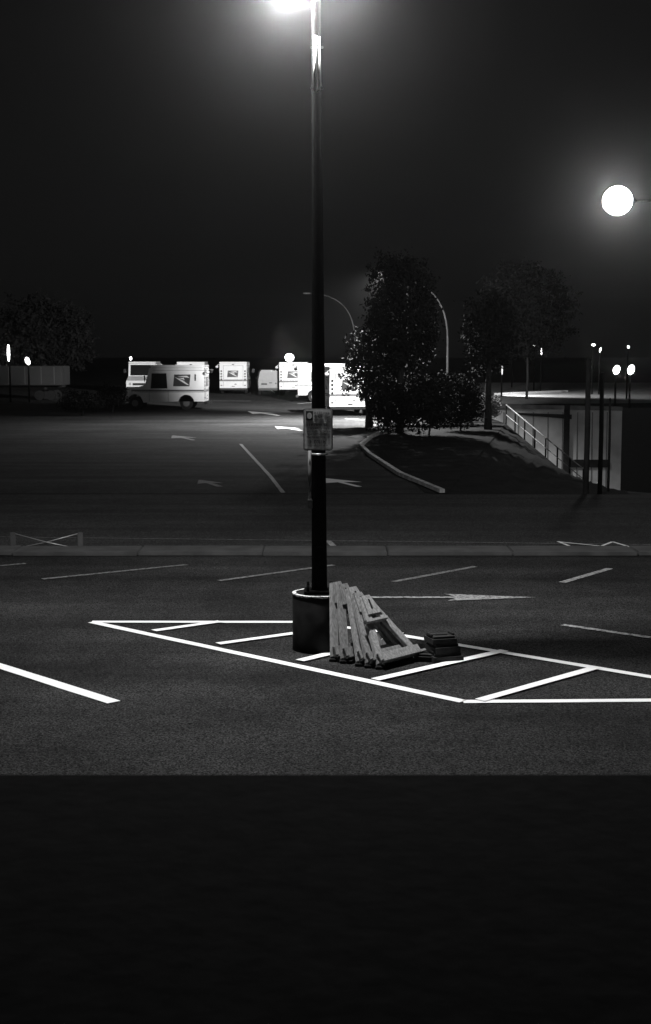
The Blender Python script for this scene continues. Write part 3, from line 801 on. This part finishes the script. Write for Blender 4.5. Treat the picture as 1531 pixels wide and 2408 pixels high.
# far lamps: tiny heads on thin masts
def far_lamp(px, py, Y, rx, rz, label, strength=9, tilt=0, mast=True, group='distant street lamps'):
    c = D(px, py, Y); o = empty('street_lamp', (c.x, c.y, 0), label, 'street lamp', group)
    b = MB(); b.sphere((0, 0, 0), 1, 14)
    for v in b.bm.verts: v.co = Vector((v.co.x*rx, v.co.y*rx, v.co.z*rz))
    h_ = b.build('lamp_glass', lampmat('far_lamp_glow', strength), o); h_.location = (0, -.1, c.z); h_.rotation_euler = (0, tilt, 0)
    MB().tube([(0, .12, 0), (0, .12, c.z*.6), (0, .05, c.z)], [.06, .05, .035], 8).build('mast', M['pole'], o)
    return o
far_lamp(21, 830, 84, .075, .50, 'upright glowing tube lamp at the far left edge')
far_lamp(66, 849, 84, .13, .23, 'slanting bright lamp just right of the upright tube lamp', tilt=-.35)
far_lamp(308, 843, 110, .09, .13, 'faint lamp above the hood of the side on mail van')
far_lamp(1205, 833, 120, .07, .07, 'smallest starlike lamp over the left end of the pale wall')
far_lamp(1257.5, 814, 110, .14, .09, 'flat bright lamp over the lit road, beside the upright slim one')
far_lamp(1273, 826, 105, .05, .26, 'slim upright lamp over the middle of the lit road')
far_lamp(1395, 811, 100, .12, .08, 'small lamp right of the thick post, above the road')
far_lamp(1411, 823, 100, .05, .16, 'thin glimmering lamp next to the post tops', tilt=.3)
far_lamp(1477, 816, 90, .075, .075, 'small round lamp above the twin floodlights')
far_lamp(1180.5, 870, 95, .045, .32, 'slim dim lamp at the left end of the lit road', strength=1.5)
far_lamp(1449, 869.5, 75, .17, .24, 'left one of the two teardrop floodlights at the right edge', tilt=.3, strength=14)
far_lamp(1483, 869.5, 75, .17, .26, 'right one of the two teardrop floodlights at the right edge', tilt=.3, strength=14)
# lamp that lights the far road: its pole stands behind the dense tree
p = at(1150, 97)
rl = empty('road_lamp', (p.x, p.y, 0), 'shoulder high road light behind the dense tree, shining along the far kerb', 'lamp')
MB().tube([(0, 0, 0), (0, 0, 1.0), (0, 0, 2.2)], .05, 10).build('post', M['galv'], rl)
MB().box((0, 0, 2.3), (.3, .2, .2), bevel=.03).build('head', M['pole'], rl)
rlq = Vector((8, 1.5, -2.4)).to_track_quat('-Z', 'Y').to_euler()
bulb('road_light', (.3, -.1, 2.25), 5000, .06, rl, spot=math.radians(120), rot=rlq)

# two big unlit davit lamps with bowed arms
def davit(px, head, Y, knee, label):
    base = D(px, 830, Y); hd_ = D(head[0], head[1], Y); kn = D(knee[0], knee[1], Y)
    o = empty('davit_lamp', (base.x, base.y, 0), label, 'street lamp', 'tall street lamps with bowed arms')
    pts = []
    P0 = Vector((0, 0, D(px, knee[1], Y).z)); P2 = Vector((hd_.x-base.x, 0, hd_.z)); P1 = Vector((0, 0, hd_.z-.1))
    n = 12
    for i in range(n+1):
        t = i/n; pts.append(P0*(1-t)**2 + P1*2*t*(1-t) + P2*t*t)
    MB().tube([Vector((0, 0, 0)), Vector((0, 0, P0.z*.5))] + pts, [.09, .08] + [.07-.003*i for i in range(n+1)], 10).build('mast', M['davit'], o)
    MB().box(P2+Vector((-.25, 0, 0)), (.6, .25, .12), bevel=.04).build('lamp_head', M['davit'], o)
    return o
davit(834, (728, 690), 120, (834, 800), 'unlit street lamp whose bowed arm reaches towards the lamp post')
davit(1052, (915, 653), 98, (1052, 800), 'unlit street lamp with a bowed arm showing just right of the broad tree')

# ------------------------------------------------------------------ haze volume added to give the lens glow round the lamps
hz = bpy.data.materials.new('glow_haze'); hz.use_nodes = True; hz.cycles.volume_sampling = 'EQUIANGULAR'
t = hz.node_tree; t.nodes.clear()
vp = t.nodes.new('ShaderNodeVolumePrincipled'); vp.inputs['Color'].default_value = (1, 1, 1, 1)
HZ = .00042
vp.inputs['Density'].default_value = HZ; vp.inputs['Anisotropy'].default_value = .96
om = t.nodes.new('ShaderNodeOutputMaterial'); t.links.new(vp.outputs[0], om.inputs['Volume'])
b = MB(); b.box((0, 440, 16), (860, 950, 46)); ho = b.build('glow_haze', hz); tag(ho, kind='stuff')
